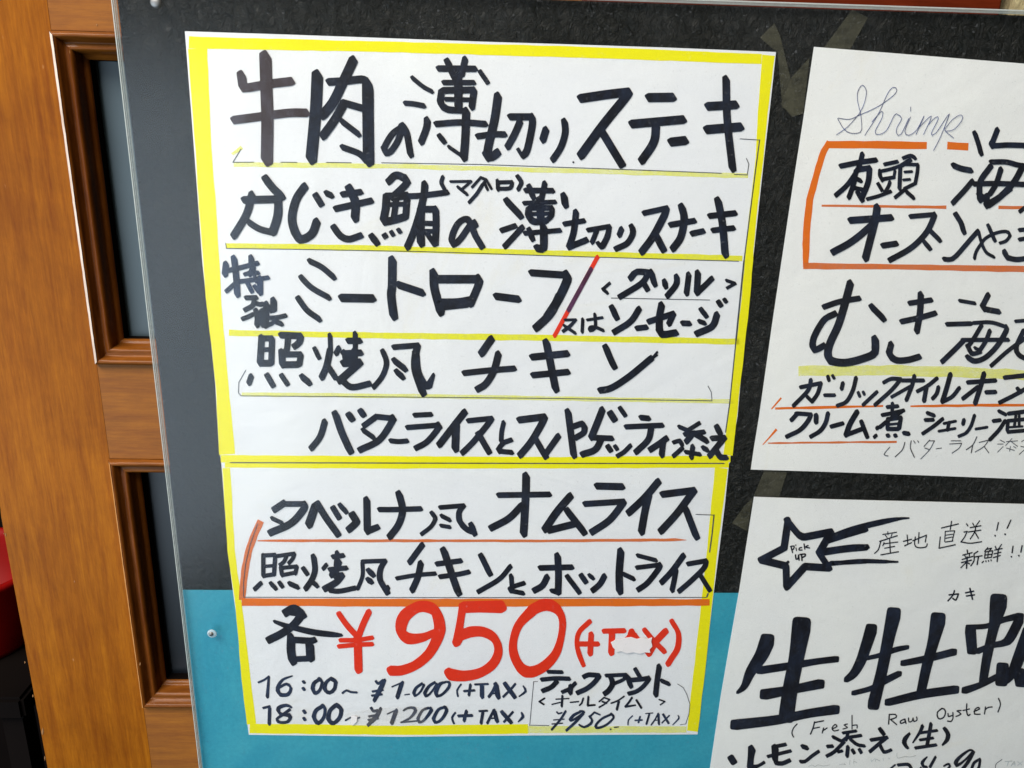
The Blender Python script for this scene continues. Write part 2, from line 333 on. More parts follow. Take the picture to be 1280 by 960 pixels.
TRACES = """
# L1
@ 280 50 5
牛: w52 108,220 118,295 / 155,297 280,275 420,258; w50 62,500 200,482 400,456 515,455; w70 258,105 264,300 270,500 267,750
肉: w68 583,222 572,450 545,742; w46 655,262 760,256 860,246 895,262 / w66 898,300 900,500 903,755; w36 880,745 840,708 740,670; w58 808,125 740,270 680,390 615,470; w52 745,405 690,500 618,600; w42 745,392 860,425; w34 738,510 840,588
の: w38 1110,545 1050,590 1000,680 1030,705 1075,650 1105,580 1110,535 1140,580 1165,715
@ 480 50 5
薄: w26 178,238 245,292 300,322; w32 132,395 190,400 250,412; w42 270,500 265,550 232,638; w38 340,178 570,180; w38 398,138 420,190 440,235; w38 507,118 485,215; w28 605,205 642,258; w32 372,266 562,266; w40 358,325 355,390 395,432 480,440; w40 370,315 562,312 / 560,330 548,420; w28 385,370 545,374; w48 462,230 465,420; w38 325,525 480,515 635,525; w48 513,445 508,600 498,735; w22 480,720 405,668; w32 350,605 372,630
切: w38 585,602 680,590 755,590; w50 712,350 690,500 655,650 648,722 680,728 710,702; w42 788,480 925,480 / 925,540 893,690 868,722 ; w22 860,720 842,690; w42 850,510 815,590 772,668
り: w44 1012,560 992,625; w40 1128,510 1132,580 1105,670 1055,748
点: w10 1182,763 1184,764
@ 700 50 5
ス: w54 130,365 300,340 430,325 / 400,370 270,530 130,722; w46 275,595 378,765
テ: w54 555,360 705,358; w52 450,525 770,497; w50 600,535 585,640 510,755
ー: w54 695,638 782,628
キ: w52 925,415 1098,405; w54 918,560 1128,543; w45 1038,245 1045,500 1078,802
# L2
@ 270 190 5
か: w46 175,300 390,295 / w52 385,400 355,500; w38 340,500 270,480 205,440 ; w46 225,265 190,390 110,525; w46 315,175 360,230 408,275
じ: w50 555,215 500,300 475,420 505,520 540,545 600,510 630,435; w38 630,282 650,315; w36 690,258 722,272
き: w38 790,265 905,250; w40 748,355 860,330 970,305; w50 838,235 870,320 868,415; w40 742,480 780,525 830,545 905,522
鮪: w44 1078,185 1125,145 1185,170 1190,195 1160,230 1110,275; w46 1065,280 1060,350 1052,430 1110,425 1180,405; w40 1070,275 1195,270 / 1185,400; w28 1050,330 1190,325; w36 1130,270 1110,410; w40 978,535 1000,560; w36 1052,527 1060,522; w30 1100,508 1102,510; w34 1142,492 1148,494
@ 470 230 10
有: w70 200,180 380,155 560,145 890,105; w85 610,0 595,150 540,380 470,600 390,790; w95 560,330 555,550 560,740; w80 620,315 745,315 / 750,500 740,740; w60 720,740 650,640; w60 600,490 740,495; w55 600,590 740,590
の: w76 1185,500 1130,580 1060,680 985,750 950,710 960,620 1020,500 1090,445 1150,450 1200,540 1240,640 1310,760; w60 1235,480 1245,510
@ 460 190 5
(: w24 468,155 458,190 472,222
マ: w17 515,185 645,183 / 620,205 592,228; w19 562,220 618,264
グ: w17 702,162 668,200 650,220; w18 705,160 742,175 / w22 715,205 680,260 632,315; w17 732,200 745,232; w16 752,195 768,225
ロ: w24 810,180 812,235; w24 810,190 900,188 / 890,225 820,230
): w26 938,158 958,190 938,235
薄: w40 870,310 950,395; w34 835,490 920,462; w36 965,470 920,520 855,590; w34 985,240 1155,242; w34 1105,195 1085,290; w34 1010,220 1030,280; w42 1225,275 1232,330; w28 975,320 1170,312; w40 1005,360 1005,400 1040,435 1110,430; w32 1010,350 1150,350 / 1145,400 1110,430; w24 1020,388 1130,385; w46 1075,300 1080,440; w30 980,508 1100,498 1200,490; w46 1098,470 1098,580 1090,605 1055,600; w34 1010,490 1025,540
@ 700 190 5
切: w32 28,450 150,430; w38 100,375 85,500 55,595 / 165,550; w30 175,488 310,465 / w36 295,530 265,590; w30 230,490 200,565; w28 255,590 240,575
り: w34 385,480 370,520; w36 450,470 455,510 420,570 350,605
ス: w34 525,382 670,350 / w44 650,400 580,530 510,625; w42 605,530 640,600
テ: w36 690,455 840,430; w44 762,345 775,420 755,530 705,605
ー: w36 825,510 895,495
キ: w36 935,400 1095,382; w34 955,490 1085,475; w44 988,305 1015,450 1032,640
# L3
@ 270 310 10
特: w75 125,200 110,330; w60 130,285 290,250 520,190; w75 225,130 250,350 265,580; w55 130,540 230,450; w70 440,120 445,200 460,260 420,330; w52 360,330 430,310 530,310; w55 290,420 450,400 650,370; w70 550,380 550,560; w50 520,530 490,490; w55 400,450 440,530; w40 470,300 500,420
@ 280 360 13.333
製: w80 365,165 540,160; w80 500,190 480,290 350,365; w75 310,515 400,480 480,440; w75 520,250 600,275 640,265; w95 540,390 560,500 550,620; w105 640,390 630,500 640,600; w105 710,270 700,400 690,620; w105 825,205 825,350; w70 760,330 780,370; w75 760,500 900,490 1025,460; w80 830,550 960,600; w70 680,640 800,590
@ 270 310 5
ミ: w34 585,82 660,120 735,182; w34 535,188 600,250 705,310; w34 518,322 570,390 645,445
ー: w50 785,312 980,315
ト: w50 1102,75 1100,230 1095,300 1110,425; w44 1140,230 1290,280
@ 460 190 5
ロ: w50 410,755 415,850 450,985 ; w50 430,795 690,795 / w46 690,830 640,950 ; 
ー: w44 800,902 940,920
フ: w42 1020,755 1240,770 / w52 1245,800 1190,920 1120,1030
@ 460 310 5
ロ下: w46 450,340 560,338 640,325; w46 425,280 450,400 ; w44 440,370 620,350
フ下: w50 1195,300 1140,410 1050,500
@ 690 330 5
〈: w20 360,120 318,158 / 345,180
グ: w38 490,90 530,50 620,55 / w34 640,125; w36 600,60 560,120 425,205; w34 580,130 590,150
リ: w34 705,110 708,140; w36 780,80 775,130 720,200
ル: w34 855,65 840,185; w38 912,55 905,180 / w34 950,140 1000,90
〉: w20 1090,103 1145,122 / 1095,150
又: w17 80,350 150,348 / w22 110,390 70,420; w18 75,385 145,432
は: w20 192,345 188,425; w18 220,350 315,335; w20 268,315 270,400 235,415 240,395 270,395 320,415
ソ: w36 378,278 400,330; w38 545,280 490,360 390,425
ー: w34 530,402 590,395
セ: w36 605,360 760,310 / w36 730,375; w42 685,255 670,350 685,435 775,430
ー: w34 815,370 860,372
ジ: w30 935,290 960,320; w28 920,358 955,370; w40 1032,315 1000,390 905,435; w34 1045,245 1050,250; w32 1080,228 1085,230
# L4
@ 270 310 5
照: w40 285,560 275,720 / 340,720; w36 290,565 350,565 / 345,715; w28 290,635 345,635; w40 405,545 530,550 / 520,590 490,615; w36 450,560 440,640 410,660; w40 410,650 415,730 / 510,728; w36 415,665 530,665 / 520,725; w34 220,800 205,845; w34 325,805 350,850; w30 415,805 440,842; w38 540,808 580,840
焼: w28 620,635 640,680; w34 768,625 750,660; w28 712,545 715,640; w40 712,640 690,740 660,810; w34 700,740 740,800; w38 825,580 900,580; w30 870,535 870,680; w40 795,660 905,655; w44 870,640 830,710; w46 795,720 900,715 / w46 850,760 770,830; w38 790,830 850,870 960,848; w30 800,650 810,720
風: w32 1045,650 1065,720 1040,800 985,870; w34 1110,620 1265,608 / w44 1248,660 1245,760 1290,900; w36 1115,705 1180,755; w34 1130,775 1165,805
@ 460 400 5
風尾: w44 298,210 310,320 350,400 380,410 / w20 410,340
@ 460 400 5
チ: w46 772,118 708,210; w36 600,332 760,315 915,303; w42 815,212 785,320 735,400 685,432
キ: w42 1025,232 1245,210; w38 1030,345 1250,325; w44 1115,142 1140,270 1172,430
@ 690 330 5
ン: w38 338,525 360,580 385,635; w40 300,790 370,775 480,705 620,590 ; w14 620,595 658,550; w10 632,590 658,570
# L5
@ 380 490 5
バ: w38 130,185 100,280 45,352; w42 198,142 235,250 285,362; w46 285,152 295,160; w44 358,128 366,134
タ: w36 450,155 375,210; w34 460,155 555,165 / w40 550,185 470,300 350,362; w30 370,240 435,285
ー: w30 540,305 590,310 645,306
ラ: w30 690,145 795,140; w32 645,222 830,208 / w36 840,225 770,310 700,350
イ: w42 1005,125 930,220 845,330; w46 950,200 945,355
ス: w32 1025,180 1175,165 / w36 1150,200 1060,310 990,380; w36 1095,270 1150,365
@ 460 400 5
と: w28 848,640 835,700 832,760 ; w30 895,750 845,770 820,815 900,828
ス: w42 945,625 1105,605 / w42 1085,650 1020,760 950,845; w36 1050,750 1105,845 / w38 1190,725
@ 660 490 5
パ: w40 250,125 265,240 285,395; w36 285,215 340,200 350,250 300,285
ゲ: w42 465,110 430,200 395,285; w34 400,285 525,290; w40 460,290 420,360 340,390; w40 522,145 532,160; w28 580,108 602,138
ッ: w34 505,350 510,356; w28 548,346 552,350; w28 640,335 600,375 560,400
テ: w34 705,160 755,165; w32 612,218 840,208; w38 770,225 750,300 675,375
ィ: w38 865,290 825,320 765,360; w36 845,310 835,395
添: w26 945,218 1010,245; w26 910,315 950,305 960,330 ; w28 965,350 910,400; w26 1070,195 990,245; w30 980,265 1100,250; w36 1030,260 990,310; w34 1040,260 1115,305; w30 1030,340 1020,410; w26 985,375 1075,390; w30 1095,350 1120,362
え: w36 1185,225 1195,250; w34 1150,290 1230,285 / w36 1200,320 1135,400; w34 1180,370 1200,405 1240,410
# L6
@ 300 580 5
タ: w42 275,245 215,285; w34 285,250 405,250 / w44 400,280 320,370 190,430; w26 200,340 265,370
ベ: w50 470,265 430,380; w40 490,260 540,340 605,430; w34 588,285 612,325; w30 628,262 660,295
ル: w44 710,330 725,365 680,410; w42 792,225 795,420 / w38 860,395
ナ: w32 870,285 960,285 1130,280; w42 995,190 1015,290 990,380 935,455
@ 480 580 5
風: w26 300,310 320,340 295,390 235,438; w28 350,272 500,260 / w34 470,300 475,360 520,410 560,425; w36 548,385 562,430; w26 360,325 410,350; w24 355,385 412,395
オ: w34 715,195 1035,190; w46 888,75 885,200 872,435; w42 860,260 780,340 670,400
@ 660 490 5
ム: w46 265,650 180,750 105,860; w42 130,865 290,825; w40 250,750 345,870
ラ: w42 430,588 590,592; w36 355,700 600,685 / w42 590,700 510,800 400,875
イ: w44 815,560 730,660 630,755; w44 755,640 730,750 708,875
ス: w42 840,640 1040,615 / w44 1020,640 930,760 830,870; w40 985,730 1050,900
# L7
@ 300 580 5
照: w25 145,570 145,700 / 210,690; w25 145,572 220,568 / 212,690; w20 150,640 215,635; w24 235,575 340,560 / 330,590 305,620; w24 290,575 275,610 250,630; w24 255,650 262,695 / 340,680; w24 260,650 355,640 / 345,685; w28 130,745 92,782; w26 195,750 220,775; w26 250,748 260,760; w30 310,748 360,770
焼: w28 400,660 415,680; w26 540,630 520,655; w34 460,580 468,660 450,720 410,780; w28 455,740 480,760; w30 580,580 645,572; w30 608,555 600,640 ; w30 560,660 665,650; w36 620,610 590,700; w36 590,700 640,695 / w40 600,740 530,780; w30 560,790 620,795 720,775; w30 580,660 570,700
風: w24 765,620 765,700 735,780; w26 765,610 910,605 / w34 880,650 875,720 915,795 ; w28 925,770 915,805; w34 805,670 830,690; w34 800,725 820,735
@ 480 580 5
チ: w36 240,505 160,615; w26 80,715 200,695 320,685; w38 230,620 210,710 175,790
キ: w32 330,625 480,605; w30 350,705 460,690 530,675; w42 375,545 420,680 462,800
ン: w34 610,580 658,680; w30 790,640 720,720 590,798
と: w28 795,700 800,770; w28 875,745 800,770 790,790 870,808
ホ: w34 975,650 1175,645; w40 1085,575 1090,690 1088,800 / w26 1045,792; w38 1020,705 990,760 940,790; w30 1150,710 1215,795
@ 660 580 5
ッ: w32 338,705 355,728; w26 385,698 405,712; w36 478,700 450,750 405,790
ト: w44 580,545 570,680 572,795; w28 600,690 660,718
ラ: w26 685,572 800,602; w28 680,648 825,630 / w34 820,650 750,740 690,785
イ: w36 972,572 900,670 835,740; w32 925,660 915,720 900,790
ス: w30 1000,625 1115,605 / w32 1100,650 1020,730 945,795; w28 1080,700 1130,780
# L8
@ 300 740 5
各: w50 285,130 335,105 390,140 / w46 330,210 260,260 180,300; w44 300,120 360,130; w20 215,185 280,210,30 / 450,250,36 580,266,32 635,270,18; w50 320,285 318,360 328,430; w38 345,300 440,305 465,300; w50 435,330 440,410; w34 345,420 450,415
# L9 red
@ 300 740 5
¥: w38 620,140 670,210 730,275; w36 805,125 770,200 735,290; w50 735,280 738,400 740,485; w26 628,302 730,300 825,286; w26 618,340 730,330 825,326
@ 460 740 5
9: w60 410,255,40 340,285,50 250,290,64 205,240,64 230,150,70 320,92,64 410,110,66 445,190,72 440,270,64 385,380,56 300,455,56 210,490,56 145,492,58
5: w66 600,95 700,92 830,92,72 ; w44 590,100 575,200 560,300,54 548,320,44; w44 575,275,60 640,250,62 720,250,56 790,290,56 815,370,50 780,450,54 700,505,56 600,525,60 515,515,66 505,500,50
0: w50 1010,130,60 940,210,48 908,310,46 915,400,60 960,480,66 1020,500,64 1100,465,60 1170,390,50 1205,290,40 1215,180,44 1180,105,60 1110,80,68 1040,105,66 1000,145,55
@ 640 740 5
(: w28 485,185,30 420,250 405,320 420,390,34 445,455,30
+: w34 495,265 488,385; w30 420,325 535,325
T: w30 575,245 700,242; w38 625,260 620,380
A: w30 745,245 725,290 640,345; w40 750,250 760,285; w30 770,270 850,385; w22 700,340 800,340
X: w34 830,240 890,310 950,370; w38 960,245 900,310 855,385
): w34 1000,185 1040,260 1035,350 1000,410 975,450
# L10
@ 300 740 5
1: w14 115,565 150,550 180,528 / w22 170,655
6: w18 325,525,10 265,550 235,600,24 250,640,24 300,640,24 318,600 290,575 240,600
:: w22 395,562 402,564; w24 395,605 400,607
0: w26 500,545,20 462,570,26 455,610,26 475,632,24 500,610,20 512,560,18 495,545
0 w22: w26 560,545,20 535,570,24 530,610,24 560,630,24 590,605,24 595,560,24 570,543
~: w14 640,632 665,615 690,625 730,628
¥: w18 852,562 866,572 892,552; w30 905,550,20 880,600,32 838,680,24; w15 828,622 892,612; w15 824,648 886,640
@ 460 740 5
@ 460 840 10
1: w20 300,185 440,125 / w54 420,150 365,318
-: w16 460,285 515,278
0: w36 675,145 600,200,40 572,270,44 600,295,28 660,240,28 700,160,34
0: w40 835,130,36 760,180,40 708,270,46 740,298,34 800,240,28 862,150,36
0: w40 965,130,26 900,150,46 848,260,52 880,300,36 940,270,36 1010,190,40 1015,135,32 965,122,24
@ 460 740 5
(: w12 580,578 556,615 562,652
+: w16 600,620 665,615; w18 640,580 630,645
T: w14 668,578 750,575; w28 712,585 712,655
A: w20 798,578 780,620 755,655; w32 800,580 812,655; w12 775,635 810,632
X: w28 860,580 912,650; w16 920,575 890,610 845,655
): w14 970,588,10 985,620,16 945,652,10
# L11
@ 300 740 5
1: w16 145,725 185,715 ; w22 185,725 182,825
8: w20 320,720,14 290,708,20 240,725,26 250,760,20 310,775,24 300,810,20 250,815,18 230,795,18 270,765 310,735
:: w26 400,748 404,750; w24 400,793 404,795
0: w26 520,712 475,740,26 462,785,26 490,820,26 525,780,22 530,725,20 515,712
0: w28 595,710 560,745,26 555,800,28 585,820,26 625,780,26 630,730,26 605,708
~: w12 660,802 690,785 ; w12 715,795 745,785
¥: w18 822,730 835,745 860,740; w30 880,728,20 850,780,30 800,832,22; w15 806,778 864,768; w15 802,800 862,790
@ 460 840 10
1: w18 240,525 360,470 / w52 350,490 295,640
2: w26 445,480 500,450,30 570,450,34 590,490,42 530,570,32 430,625,24 / w22 420,630 610,612
0: w34 755,450,34 680,480,34 622,590,40 660,628,32 720,580,36 790,480,46 770,452,28
0: w40 965,440,36 880,470,40 818,590,46 860,630,36 930,580,40 982,480,46 955,438,32
@ 460 740 5
(: w14 545,755 525,785 535,818
+: w20 565,775 650,772; w22 615,745 600,805
T: w14 695,745 745,742; w20 718,750 706,820
A: w18 785,742 765,780 745,820; w26 790,745 805,805 ; w10 765,790 800,788
X: w26 840,755 890,810; w16 905,750 850,812
): w18 960,755,12 968,780,20 940,810,10
# L12
@ 640 830 10
テ: w46 450,98 625,102; w52 370,195 550,180 715,185; w58 560,220 490,290 385,335
ィ: w48 790,240 720,310 630,350; w60 735,280 725,360
ク: w58 900,160 960,135 1090,145; w60 1085,160 1020,240 930,310 820,360
@ 750 820 10
ア: w46 75,245 200,240 320,235 / w44 300,290 190,340; w64 140,280 155,350 110,430 60,470; w40 330,240 380,290 
ウ: w60 355,290 380,370; w50 450,180 490,250; w56 400,300 520,290 610,275 / w52 600,310 520,400 440,450 360,470
ト: w66 740,130 715,300 695,485; w50 770,310 860,350
# L13
@ 640 830 10
〈: w22 405,430 340,470 / 395,505
オ: w16 550,440 710,432; w28 630,400 620,530; w16 600,480 500,505
ー: w18 730,480 830,470
ル: w22 890,430 870,490 845,515; w26 955,410 945,520 / w22 1035,512
@ 750 820 10
タ: w20 50,520 -10,570; w20 50,520 120,545 / 60,600 -10,640; w22 30,570 80,590
イ: w20 300,505 220,560 140,590; w30 235,565 210,670
ム: w26 400,520 360,580 315,635 / w20 440,615; w26 460,560 510,640
〉: w18 740,545 810,570 / 755,610
# L14
@ 640 830 10
¥: w22 560,600 580,620 620,610; w30 670,590 600,700 495,820; w16 520,700 650,690; w16 500,750 630,740
9: w32 850,600 770,640,40 725,700,40 760,700,30 830,660 900,600,30 850,590,30 ; w36 890,620 800,720 680,830
5: w28 1100,635,20 1030,605,26 / 970,660,28 / 1000,700,30 980,750,36 900,790,30 840,760,24
0: w30 1240,630 1130,680 1050,760,32 1070,800,32 1180,760,30 1270,670,28 1240,625
@ 750 820 10
.: w20 130,915 134,917
-: w16 180,892 230,887
(: w18 405,750 355,800 350,860
+: w22 440,805 525,800; w24 500,760 480,830
T: w14 570,720 660,712; w26 615,730 580,850
A: w20 725,720 690,790 640,860; w30 730,725 735,850; w14 680,805 735,800
X: w30 795,740 850,830; w20 865,745 775,835
): w20 975,745,14 985,780,22 910,860,14
# S1 pen
@ 990 90 5
Shrimp: w4 290,288 360,295 430,265 500,235 570,195 640,140 655,110 635,95 600,130 540,260 455,395; w4 285,290 320,350 360,380 410,382 435,360 430,270 410,180 412,120 440,82 465,120 450,200 420,260 / 350,340 278,392; w4 500,310 560,245 565,280 520,370 540,390 590,365 640,270 660,265 685,290 655,350 655,385 680,390 730,290; w4 742,218 741,245; w4 740,280 705,370 730,395 780,360 825,275 775,390; w4 800,340 860,280 868,290 822,390; w4 850,330 895,285 915,290 870,385 900,380 980,265 930,400 885,490; w4 985,262 970,300 955,360 1010,412; w4 960,370 1010,360 1060,305 1065,275 1045,270 1000,300 960,350
# S2
@ 990 90 5
有: w32 305,588 420,565 525,550; w30 440,512 415,600 350,700 275,770; w30 400,620 385,700 355,785; w34 410,610 485,600 / 475,690 435,790; w28 415,760 435,795; w26 400,665 430,680; w26 390,725 440,735
@ 1090 180 12
頭: w58 190,305 380,265; w56 120,400 120,470 150,530 / 330,500; w52 150,405 300,370 440,320; w44 345,400 330,490; w52 100,610 140,680; w54 270,570 245,640 190,730; w54 -70,825 100,780 280,712; w56 470,210 580,175 645,210; w66 575,240 430,330; w50 500,305 690,310 / w54 680,420 650,590 / 490,670; w60 425,350 418,500 412,670; w40 490,420 600,412; w40 470,538 570,530; w56 470,700 350,800; w56 520,720 620,805
@ 1120 130 8
海: w46 790,295 825,400 850,495; w56 575,615 650,645 750,665; w52 765,770 680,870 600,955 570,990; w52 1015,255 970,370 / 960,415 1120,410 1300,415; w50 950,580 1100,580 1220,610 1330,625; w56 950,620 850,760 835,860 840,960; w50 780,800 1000,795 1300,805; w52 1050,650 1000,800 940,900; w60 1270,620 1180,780 1050,920 930,1010; w52 850,950 920,955
@ 1120 230 8
海下: w56 830,110 870,130; w56 910,120 905,220; w56 1140,50 1020,140 900,210; w40 1240,275 1290,235
# S3
@ 990 210 5
@ 1020 230 10
オ: w84 430,455 940,420; w90 765,290 740,450 690,650 618,930; w84 690,520 540,650 400,750 215,850
ー: w72 835,770 1005,745
@ 1120 230 8
ズ: w48 145,325 385,305 / w56 380,330 320,460 230,570 120,660 -60,760; w44 345,470 435,560; w44 290,590 335,640
ン: w48 605,315 650,390 678,480; w46 820,470 740,560 600,720 540,755 480,750
や: w32 785,745 800,680 850,600 900,540 1000,490 1100,475 1140,510 1100,570 1040,590; w36 925,420 985,560; w30 825,470 850,570 900,680 980,730
き: w40 1235,460 1300,455; w40 1235,555 1300,545; w50 1090,680 1110,730 1200,755 1300,745
# S4
@ 990 330 5
む: w34 200,268 300,235 420,215; w46 365,120 330,250 290,380 240,490 225,560 250,605 350,615 500,570 520,530 520,470; w38 270,310 200,350 140,450 130,510 150,535 200,510; w36 500,270 570,340
き: w32 735,245 870,225; w34 685,360 800,335 895,308; w38 805,190 800,300 780,420; w38 620,500 610,560 650,600 720,600 795,580
@ 1152 340 6
海: w27 285,215 400,235; w34 190,392 370,387; w38 310,520 240,590 155,672; w40 500,170 462,245 / 470,275 580,298; w28 390,382 520,378 635,412 / w38 635,440 570,550 480,640 400,668 345,640; w32 450,400 390,500 348,560 / 380,612 440,600; w30 305,510 650,508; w32 512,440 480,520 432,595; w24 400,570 440,590
老: w30 800,480 650,590 522,703; w26 705,370 830,360; w34 765,440 712,560 735,625 830,670
# S5
@ 990 330 5
ガ: w22 55,770 180,745 / w22 160,810 125,860 / 95,830; w22 118,725 100,790 10,885; w22 225,705 230,725; w20 255,700 262,712
ー: w20 205,820 265,820
リ: w22 318,745 310,780; w22 400,712 380,790 340,860 285,885
ッ: w20 415,805 422,825; w18 445,800 452,815; w20 530,800 445,880
ク: w22 575,740 620,718 680,720 / 620,790 520,880
オ: w22 690,728 820,728; w22 765,700 750,760 715,850; w20 740,765 625,830
イ: w22 905,715 850,760 785,795; w24 840,770 825,855
ル: w22 915,770 905,810 880,840; w26 990,690 965,780 940,860 / w22 1000,830 1045,775
オ: w24 1100,740 1270,728; w26 1200,685 1180,760 1145,870; w24 1160,770 1070,840
ー: w24 1215,802 1270,800
@ 1024 420 5
ズ: w24 1160,260 1300,245; w24 1290,330 1220,370 1130,415; w24 1240,330 1260,350
# S6
@ 940 450 8
ク: w38 395,600 450,540 / w36 450,535 590,545 / w40 560,610 480,700 350,765
リ: w44 642,555 640,620; w38 760,535 735,630 680,710 590,765
ー: w38 795,665 905,635
ム: w46 1050,520 980,640 940,750; w40 940,750 1100,690; w44 1095,620 1150,765
点: w34 1255,675 1250,685
煮: w32 1240,755 1225,770
@ 1100 450 8
煮上: w32 125,435 120,550; w34 75,470 175,462; w34 25,550 130,530 235,505; w36 210,520 100,590 0,670; w36 80,590 75,690 / 180,690; w34 90,595 210,575 / w40 190,680; w26 90,645 190,635; w36 75,755 85,757; w36 150,755 158,757; w38 240,730 285,738
シ: w34 475,530 540,555; w34 455,600 530,598; w34 625,590 540,660 430,735
ェ: w28 640,635 755,612; w30 690,625 675,700; w28 590,712 750,685
リ: w34 840,600 830,640; w30 945,555 910,660 860,730 790,762
ー: w28 960,690 1070,672
酒: w32 1190,512 1255,545; w34 1135,610 1200,602; w34 1250,610 1190,700 1100,795; 
@ 1024 420 5
酒右: w22 1185,485 1290,472; w20 1180,530 1175,590; w20 1185,530 1290,520; w18 1230,490 1220,560; w18 1250,490 1250,560; w20 1180,600 1290,590; w14 1190,570 1270,565
# S7 grey
@ 1024 420 5
〈: w5 440,695 405,740 430,750
バ: w6 535,665 520,710 475,755; w6 575,655 570,700 595,758; w5 590,655 600,670; w5 615,655 622,665
タ: w5 690,650 655,690; w5 685,655 720,655 / 690,710 635,768; w5 660,700 690,710
ー: w4 730,705 765,700
ラ: w5 825,655 885,655; w5 815,675 890,670 / 875,700 830,732
イ: w6 985,630 960,680 920,710; w6 960,680 950,730
ス: w5 1000,665 1060,650 / 1030,690 975,725; w5 1030,690 1060,730
添: w4 1130,650 1160,665; w4 1115,675 1150,675; w4 1115,725 1150,690; w4 1170,660 1240,655; w4 1205,640 1165,685; w4 1200,660 1240,690; w4 1195,690 1190,720; w4 1170,700 1220,715; w4 1215,690 1230,700
え: w4 1265,660 1280,650; w4 1260,690 1290,700 1250,740
# O1
@ 920 620 8
星: w62 510,245 630,390 690,410 / 950,360 / 830,570 / 930,720 / 690,705 / 505,910 / 500,700 / 250,640 / 480,520 / 520,245; w28 520,660 500,680
尾: w44 900,460,40 1080,400,44 1300,335,44
尾: w44 880,570 1080,540 1300,520
尾: w36 950,670 1100,665 1300,655
@ 1024 620 5
尾: w26 50,265,28 200,210,30 380,165,30 500,142,18 560,138,10
尾: w28 50,340 200,320 300,318
尾: w22 60,425,22 250,408,24 400,410,20 490,412,12
# O2
@ 920 620 8
Pick: w12 550,510 565,565; w12 545,505 580,500 575,530 555,535; w10 600,520 605,545; w12 597,490 598,492; w12 655,515 635,520 630,540 660,540; w12 680,480 688,530; w12 720,495 695,510 735,520
Up: w14 595,590 600,630 620,625 625,590 / 630,640; w14 655,590 660,645; w14 640,585 690,580 690,600 660,615
# O3
@ 1080 640 6.4
産: w8 190,158 192,180; w8 150,180 260,162; w7 170,185 185,205; w7 225,175 215,200; w9 125,235 265,190 / ; w9 135,230 115,300 85,330; w8 160,245 150,270; w8 155,255 270,240; w9 205,220 210,320; w8 165,290 245,275; w9 135,343 275,318
地: w9 315,235 380,218; w9 345,185 350,255; w9 325,270 380,245; w9 390,230 500,185 / 490,240; w9 440,165 435,250; w9 410,200 405,260 430,285 495,280 505,255
直: w9 620,128 755,95; w9 700,75 690,140; w8 650,160 645,235; w8 650,155 725,150 / 705,235; w7 655,185 710,178; w7 655,210 705,200; w8 650,240 710,232; w9 610,200 600,290 / 730,262
送: w9 820,95 830,110; w8 870,90 880,110; w8 925,70 900,105; w9 850,125 935,110; w9 835,160 935,145; w9 895,110 885,160 850,215; w9 890,165 915,210; w9 800,160 825,155 / 805,200 775,240; w9 780,240 850,250 940,238
!: w10 1075,85 1062,145; w12 1048,188 1050,190
!: w10 1175,65 1145,130; w13 1128,177 1130,179
# O4
@ 1080 640 6.4
新: w10 825,305 830,330; w9 790,345 865,325; w8 805,345 815,365; w8 845,335 840,360; w9 785,380 870,355; w10 780,405 860,385; w12 825,360 820,450; w9 820,400 775,445; w9 825,405 845,415; w10 910,315 880,335 ; w10 880,340 880,390 855,430; w9 885,360 945,350; w11 915,360 905,420
鮮: w9 990,285 965,315; w9 975,300 1020,290 / 1000,315; w9 970,320 965,365; w9 970,320 1030,310 / 1020,360; w9 965,345 1025,338; w9 995,320 990,360; w9 965,370 1020,362; w10 955,395 945,405; w9 975,390 976,398; w9 995,388 997,395; w9 1015,383 1018,390; w9 1050,275 1058,295; w9 1100,260 1080,290; w9 1045,305 1105,292; w9 1040,335 1095,322; w9 1035,365 1090,348; w11 1075,295 1065,395
!: w11 1192,275 1185,325; w12 1178,357 1180,359
!: w11 1265,270 1255,320; w12 1238,348 1240,350
# O5
@ 1024 730 5
カ: w9 812,68 870,62 / 855,100 835,90; w9 845,42 835,70 805,105
キ: w9 915,55 965,45; w9 920,75 970,68; w10 942,28 958,95
# O6 big
@ 900 740 5
生: w50 295,305,90 255,400,78 190,500,60 150,590,40 110,628,20; w40 250,490,46 450,460,44 600,435,38 725,420,38; w56 280,640,64 450,610,52 625,575,58; w64 95,830,62 350,800,56 550,760,52 720,735,56; w90 508,215,112 475,420,88 440,600,88 415,770,90
牡: w48 945,235,72 915,330,66 880,430,60 835,510,50 790,548,36; w28 900,418,24 1000,395,28 1100,360,32 1170,345,26; w30 835,632,30 950,600,32 1050,545,40 1120,510,36; w60 1085,140,86 1050,300,70 1010,500,66 960,700,72
@ 1024 730 5
土: w38 525,495,36 680,465,42 840,425,44; w44 430,740,44 640,690,50 850,660,50; w50 742,225,92 710,370,66 670,520,60 635,680,54
蠣: w60 945,290,66 955,410,60; w36 930,270,30 1050,262,30 1150,225,34 1250,200,40 / w40 1250,225,56 1190,340,56 1150,370,40 1080,385,34 990,420,36; w60 1120,115,104 1090,270,62 1050,450,56 1025,600,50; w40 910,665,44 1010,630,36 1110,580,36; w72 1145,530 1140,600; w40 1300,300,60 1240,480,70 1190,580,50 1150,620,30; w70 1250,560 1260,610
# O7
@ 1000 860 8
(: w11 -30,360 -65,400 -82,450 -65,490
F: w13 145,340 130,400 105,460; w12 150,345 235,328; w11 130,405 195,392
r: w11 235,400 222,450; w11 225,430 270,400
e: w11 320,410 370,385 350,365 320,400 340,430 385,420
s: w10 475,360 440,370 475,395 430,410
h: w11 520,275 520,410; w11 525,375 570,370 570,400
R: w13 893,265 885,360; w12 895,265 955,265 960,295 905,315 / 965,365
a: w12 1050,310 1005,330 1010,355 1050,340 / 1050,315 1060,355
